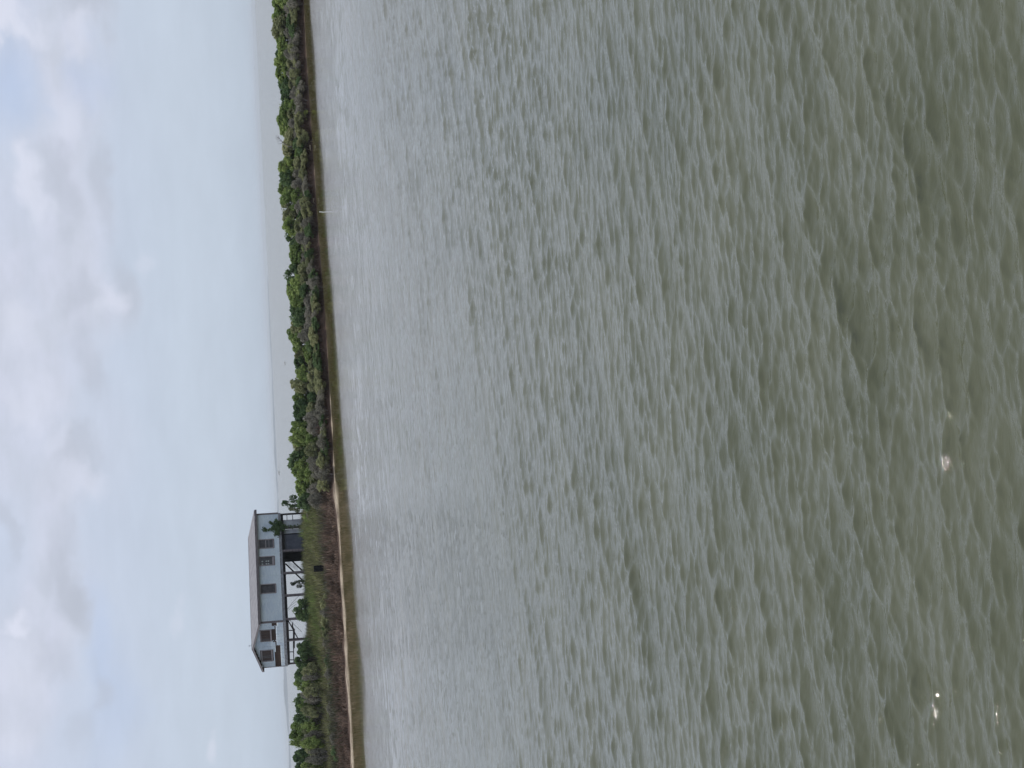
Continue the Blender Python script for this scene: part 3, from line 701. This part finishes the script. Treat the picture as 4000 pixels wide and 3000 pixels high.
for k in range(22):
    Yc = 2330 + k * 31 + rnd.uniform(-8, 8); kd = ['dark', 'olive', 'grey', 'olive'][k % 4]; s0 = at_z(shoreX(Yc), Yc, 0); y_ = s0.y + rnd.uniform(5.5, 9.5); tx = shoreX(Yc) - rnd.uniform(78, 104)
    tq = at_y(tx, Yc, y_); gz = float(ground(tq.x, y_)); bush(kd, k % 3, (tq.x, y_, gz - .1), rnd.uniform(1.6, 2.6), max(.55, tq.z - gz), look[kd] + ' brush clump above the beach, ' + ordinal(k) + ' counted from below the house', 'brush clumps above the beach', 'brush_clump')
tp = at_z(1216, 386, .1)
bush('yellow', 0, (tp.x, float(shore_y(tp.x)) + .5, .1), 1.7, .65, 'yellow-green low bush spilling over the bank down to the water', None, 'bank_bush')

# vine on the store room post
def vine():
    q = Fp(1110, 2062, -.25); c = HB + ex * q[0] + ey * (-.22); e = empty('climbing_vine', (c.x, c.y, GZ)); r = np.random.default_rng(77)
    tag(e, 'green climbing vine spreading up a stilt and over the front wall of the house', 'vine')
    st_ = MB(); H_ = q[1] - GZ
    def loc(X, Y, ly=-.2):
        a, b = Fp(X, Y, ly); w_ = HB + ex * a + ey * ly; return np.array([w_.x - c.x, w_.y - c.y, b - GZ])
    paths = [[(1190, 2056), (1140, 2056), (1100, 2061), (1060, 2069), (1024, 2071)], [(1100, 2060), (1080, 2052), (1065, 2047), (1052, 2039)], [(1100, 2063), (1085, 2078), (1075, 2090)], [(1095, 2058), (1078, 2038), (1078, 2032)], [(1045, 2070), (1035, 2063), (1029, 2062)]]
    P = []
    for i, pa in enumerate(paths):
        pts = [loc(*q) for q in pa]; st_.tube([tuple(v) for v in pts], [.04 * (1 - .17 * j) for j in range(len(pts))], 5)
        for a, b in zip(pts, pts[1:]):
            k = int(70 if i != 4 else 12)
            f_ = r.random(k)[:, None]; P.append(a * (1 - f_) + b * f_ + r.normal(0, 1, (k, 3)) * np.array([.09, .05, .09]))
    for (X, Y, s, k) in ((1084, 2052, .25, 330), (1090, 2060, .3, 330), (1080, 2068, .22, 200), (1084, 2082, .16, 150), (1066, 2064, .12, 90), (1105, 2060, .16, 120)):
        P.append(loc(X, Y) + r.normal(0, 1, (k, 3)) * np.array([s, .08, s * .8]))
    P = np.concatenate(P); V, Fq = leaf_quads(P, np.tile([0, -1, .4], (len(P), 1)), .12, r)
    link('foliage', arrays_mesh('foliage', V, Fq, MT['leaf_dark']), e); st_.build('stem', MT['bark'], e)
vine()

# ------------------------------------------------------------------ grasses (uncountable)
def blades(name, n, xr, tr, hgt, wid, cols, seed, lean=.35, keep=None, label=None, cat='grass'):
    r = np.random.default_rng(seed); x_ = r.uniform(*xr, n); t_ = r.uniform(*tr, n)
    y_ = shore_y(x_) + t_
    k = np.ones(n, bool) if keep is None else keep(x_, t_, r)
    x_, t_, y_ = x_[k], t_[k], y_[k]; n = len(x_); z_ = ground(x_, y_)
    a = r.uniform(0, 6.283, n); ln = r.uniform(.1, 1, n) * lean; h = r.uniform(*hgt, n) * (1 + .25 * vnoise(x_, y_, .9, seed)) * (1 + .35 * vnoise(x_, y_, 3.1, seed + 5)); w = r.uniform(*wid, n)
    b = r.uniform(0, 3.14, n); dx = np.cos(b) * w / 2; dy = np.sin(b) * w / 2
    P0_ = np.stack([x_ - dx, y_ - dy, z_ - .05], 1); P1_ = np.stack([x_ + dx, y_ + dy, z_ - .05], 1)
    mx = np.stack([x_ + np.cos(a) * ln * h * .35, y_ + np.sin(a) * ln * h * .35, z_ + h * .6], 1); dd = np.stack([dx, dy, dx * 0], 1) * .8
    T_ = np.stack([x_ + np.cos(a) * ln * h, y_ + np.sin(a) * ln * h, z_ + h], 1)
    V = np.stack([P0_, P1_, mx + dd, mx - dd, T_], 1).reshape(-1, 3); i0 = np.arange(n)[:, None] * 5
    Ft = np.concatenate([i0 + np.array([[0, 1, 2]]), i0 + np.array([[0, 2, 3]]), i0 + np.array([[3, 2, 4]])])
    C = cols(x_, t_, r); C = np.repeat(np.concatenate([C, np.ones((n, 1))], 1), 5, 0)
    def f(t, bs):
        at = t.n('ShaderNodeAttribute', attribute_name='tint'); return at.outputs['Color']
    o = link(name, arrays_mesh(name, V, Ft, mat(name + '_blade', f, .8, .15), False, {'tint': ('FLOAT_COLOR', C)})); tag(o, label, cat, kind='stuff'); return o
def pal(x_, t_, r, items):
    """items: list of (weight array, colour)"""
    Wt = np.stack([np.broadcast_to(w, x_.shape) for w, _ in items], 1); Wt = Wt * r.uniform(.3, 1, Wt.shape); k = Wt.argmax(1)
    C = np.array([c for _, c in items])[k]; cl = .78 + .5 * np.clip(vnoise(x_, t_ * .8, 2.6, 51) + .3, -.8, 1)
    return C * r.uniform(.65, 1.35, (len(x_), 1)) * cl[:, None]
GREEN, OLIVE, RUST, STRAW, GREY, DKG = (.20, .26, .08), (.27, .265, .12), (.23, .16, .12), (.46, .36, .25), (.21, .19, .165), (.07, .075, .05)
blades('marsh_grass', 120000, (-50, -2), (3.0, 33), (.40, 1.0), (.03, .07),
       lambda x_, t_, r: pal(x_, t_, r, [(np.clip((t_ - 8) / 6, 0, 1) * (.7 + .5 * vnoise(x_, t_, .5, 1)), GREEN), (np.clip((t_ - 5) / 5, 0, 1) * .8, OLIVE), (np.clip((11 - t_) / 7, 0, .7) * leftness(x_ + 14), (.10, .105, .06)), (np.clip((6.5 - t_) / 3, 0, .9), RUST), (.5, (.17, .16, .09)), (.4, GREY), (.3, STRAW)]), 1, .45,
       lambda x_, t_, r: (r.random(len(x_)) < leftness(x_)) & ((t_ < 22) | (r.random(len(x_)) < .6)), 'green and olive marsh grass covering the slope in front of the stilt house', 'marsh grass')
blades('dead_grass', 60000, (-50, 48), (.5, 5.0), (.18, .5), (.03, .06),
       lambda x_, t_, r: pal(x_, t_, r, [(.2 + .8 * leftness(x_), RUST), (.35, STRAW), (.65, (.14, .105, .085)), (.8 - .4 * leftness(x_), (.095, .062, .05))]), 2, 1.4,
       lambda x_, t_, r: (t_ > .35 + 1.0 * leftness(x_) + .4 * vnoise(x_, x_ * 0, 1.5, 4)) & (t_ < 2.0 + 3.2 * leftness(x_ - 4)), 'rust brown dead grass along the foot of the bank', 'dead grass')
blades('bank_grass', 60000, (-26, 48), (1.2, 9.0), (.2, .6), (.03, .07),
       lambda x_, t_, r: pal(x_, t_, r, [(.6 + .5 * vnoise(x_, t_, .4, 12), GREEN), (.8, OLIVE), (.8, GREY), (.4, DKG)]), 3, .5, lambda x_, t_, r: t_ > 1.2 + 5.5 * leftness(x_), 'short green and grey grass between the bushes on the spit', 'grass')

# ------------------------------------------------------------------ single things
def bare_tree():
    b = at_y(1150, 575, float(at_z(1222, 560, 0).y) + 6.5); g_ = float(ground(b.x, b.y)); e = empty('bare_tree', (b.x, b.y, g_)); tag(e, 'leafless dead tree with forked pale branches standing above the bushes of the spit', 'tree')
    q = lambda X, Y: tuple(at_y(X, Y, b.y) - Vector((b.x, b.y, g_)))
    mb = MB(); mb.tube([(0, 0, -.1), q(1125, 572), q(1104, 555), q(1096, 547)], [.07, .055, .045, .035]); mb.build('trunk', MT['twig'], e)
    for pa in ([(1096, 547), (1086, 537), (1078, 533)], [(1092, 543), (1088, 532), (1076, 528)], [(1100, 551), (1090, 550), (1081, 556)], [(1104, 556), (1096, 562), (1085, 560)], [(1086, 537), (1080, 540), (1073, 539)], [(1090, 541), (1084, 546), (1078, 544)]):
        br = MB(); br.tube([q(*v) for v in pa], [.03, .022, .012], 5); br.build('branch', MT['twig'], e)
bare_tree()
def log(p0, p1, t0, r0, label, name='driftwood_log', bend=.1):
    a = at_z(*p0, .35); a.y = float(shore_y(a.x)) + t0; a = at_y(*p0, a.y); b = at_y(*p1, a.y + .3); m_ = (a + b) / 2 + Vector((0, 0, bend))
    mb = MB(); mb.tube([a - a, m_ - a, b - a], [r0, r0 * .85, r0 * .45], 7); o = mb.build(name, MT['drift'], None, a); tag(o, label, 'driftwood'); return o
log((1189, 409), (1203, 452), .55, .10, 'long pale driftwood log lying on the bank beside the yellow-green bush')
log((1211, 567), (1221, 602), .45, .08, 'short pale driftwood log at the water line below the bare tree')
log((1210, 768), (1229, 790), .5, .05, 'grey driftwood branch leaning to the water beside a dark hollow', bend=.2)
log((1226, 775), (1231, 800), .5, .05, 'thin grey driftwood piece at the water line under the leaning branch')
log((1170, 118), (1186, 140), .8, .05, 'thin driftwood stick on the dark bank at the far end of the spit')
def stake():
    b = at_z(1266.5, 832, -.05); t_ = at_y(1247, 827, b.y); mb = MB(); mb.tube([(0, 0, -.5), tuple(t_ - b)], [.045, .045], 8); o = mb.build('marker_stake', MT['white'], None, b); tag(o, 'thin white stake leaning in the shallows off the spit', 'stake')
stake()
def barrel():
    d = 135.5; b = at_y(1264, 2219.5, d); t_ = at_y(1226, 2220, d); h = t_.z - b.z; r_ = .31; g_ = float(ground(b.x, d)); print('barrel', b.z, g_)
    e = empty('plastic_barrel', (b.x, d, b.z)); tag(e, 'black upright plastic barrel half sunk in the grass in front of the house', 'barrel')
    mb = MB(); zs = [0, .04, .08, .3, .33, .36, .39, .62, .65, .68, .71, .92, .97, 1.0]; rs = [.92, .98, 1, 1, 1.05, 1.05, 1, 1, 1.05, 1.05, 1, .99, .95, .88]
    mb.tube([(0, 0, z_ * h) for z_ in zs], [q * r_ for q in rs], 20); mb.build('drum', MT['plastic'], e, smooth=False)
    rm = MB(); rm.tube([(0, 0, h * .985), (0, 0, h * 1.015)], [r_ * .96, r_ * .96], 20); rm.build('rim', MT['plastic'], e)
    cp = MB(); cp.tube([(.12, 0, h * 1.01), (.12, 0, h * 1.04)], [.05, .05], 10); cp.build('cap', MT['darkwood'], e)
barrel()
def plank(p0, p1, dep, w, label, m_='drift'):
    a = at_y(*p0, dep); b = at_y(*p1, dep + .3); mb = MB(); mb.bar((0, 0, 0), b - a, w, .02); o = mb.build('plank', MT[m_], None, a); tag(o, label, 'plank')
plank((1203, 2027), (1198, 2005), 146.5, .07, 'yellowish plank leaning in the bushes near the pale store room panel')
plank((1224, 2050), (1220, 2033), 144, .05, 'short pale plank lying in the grass below the house')
# far shore
def far_shore():
    r = np.random.default_rng(4); mb = MB(); D = 10500.0
    for (Ya, Yb, hp) in ((1080, 1500, 3.5), (1480, 1950, 7), (1930, 2450, 8.5), (2430, 2900, 12), (2880, 3500, 11)):
        n = 70; fx = np.linspace(Ya, Yb, n); tops = []; z0 = 0
        for i, Y_ in enumerate(fx):
            q = at_y(1063, Y_, D); env = math.sin(math.pi * min(1, max(0, (i + .8) / n))) ** .35
            h = hp / F_PX * D * env * (.75 + .35 * abs(vnoise(np.array(q.x), np.array(0.), .012, 2)) + .12 * r.random()); tops.append((q.x, h))
        vs_ = []
        for (x_, h) in tops: vs_ += [(x_, D, -1), (x_, D + 20, h), (x_, D + 160, h * .9), (x_, D + 220, -1)]
        nv = len(mb.v); mb.v += vs_
        for i in range(n - 1):
            for j in range(3): a = nv + i * 4 + j; mb.f.append((a, a + 1, a + 5, a + 4))
        D += 60
    o = mb.build('far_shore', mat('haze_tinted_wooded_shore', two_tone((.17, .22, .26), (.20, .25, .29), .01), .9)); tag(o, kind='structure')  # distance haze is put into the pale blue base colour
far_shore()
def far_boat(X, Y, D, L_, label):
    p_ = at_y(X, Y, D); e = empty('motor_boat', (p_.x, D, 0)); tag(e, label, 'boat')
    mb = MB(); h = L_ * .14
    secs = [(-.5, .16, .0), (-.2, .18, .0), (.2, .17, .05), (.5, .01, .25)]; n0 = 0
    for (u, w_, s_) in secs: mb.v += [(u * L_, -w_ * L_, h * (1 + s_)), (u * L_, 0, -.3), (u * L_, w_ * L_, h * (1 + s_))]
    for i in range(3):
        a = i * 3; mb.f += [(a, a + 3, a + 4, a + 1), (a + 1, a + 4, a + 5, a + 2), (a, a + 2, a + 5, a + 3)]
    mb.f += [(0, 1, 2), (9, 11, 10)]; mb.build('hull', MT['white'], e)
    c = MB(); c.box(-L_ * .2, L_ * .15, -L_ * .1, L_ * .1, h, h * 2.3); c.build('cabin', MT['white'], e)
far_boat(1073, 1848, 2600, 9, 'small white boat far off on the bay beyond the spit')
far_boat(1117, 1418, 560, 1.6, 'tiny white floating speck on the open water behind the spit')  # unidentified speck, given the shape of a small boat
def bird(X, Y, D, s, label):
    p_ = at_y(X, Y, D); e = empty('bird', p_, .6); tag(e, label, 'bird')
    mb = MB(); mb.tube([(-.22 * s, 0, 0), (-.05 * s, 0, .01), (.12 * s, 0, 0), (.24 * s, 0, .02)], [.01 * s, .06 * s, .05 * s, .01 * s], 8)
    for sg in (-1, 1):
        n = len(mb.v); mb.v += [(-.06 * s, sg * .03 * s, .02 * s), (.08 * s, sg * .03 * s, .02 * s), (.07 * s, sg * .32 * s, .14 * s), (-.03 * s, sg * .30 * s, .14 * s), (0, sg * .62 * s, .05 * s)]
        mb.f += [(n, n + 1, n + 2, n + 3), (n + 3, n + 2, n + 4)]
    mb.build('body', MT['slate'], e)
bird(992, 588, 260, .32, 'dark bird flying over the horizon above the bare tree')
bird(994, 268, 300, .45, 'faint bird low over the horizon above the far end of the spit')

# ------------------------------------------------------------------ haze
hb = MB(); hb.box(-15000, 15000, -15000, 15000, -2.7, 24.0)
hz = bpy.data.materials.new('sea_haze'); hz.use_nodes = True; t = hz.node_tree; t.nodes.remove(t.nodes['Principled BSDF'])
pv = t.nodes.new('ShaderNodeVolumePrincipled'); pv.inputs['Color'].default_value = (.95, .98, 1, 1); pv.inputs['Density'].default_value = .00009; pv.inputs['Anisotropy'].default_value = .2
t.links.new(pv.outputs[0], t.nodes['Material Output'].inputs['Volume'])
hm = bpy.data.meshes.new('haze'); hm.from_pydata(hb.v, [], hb.f); hm.materials.append(hz); ho = link('haze', hm); tag(ho, kind='stuff')
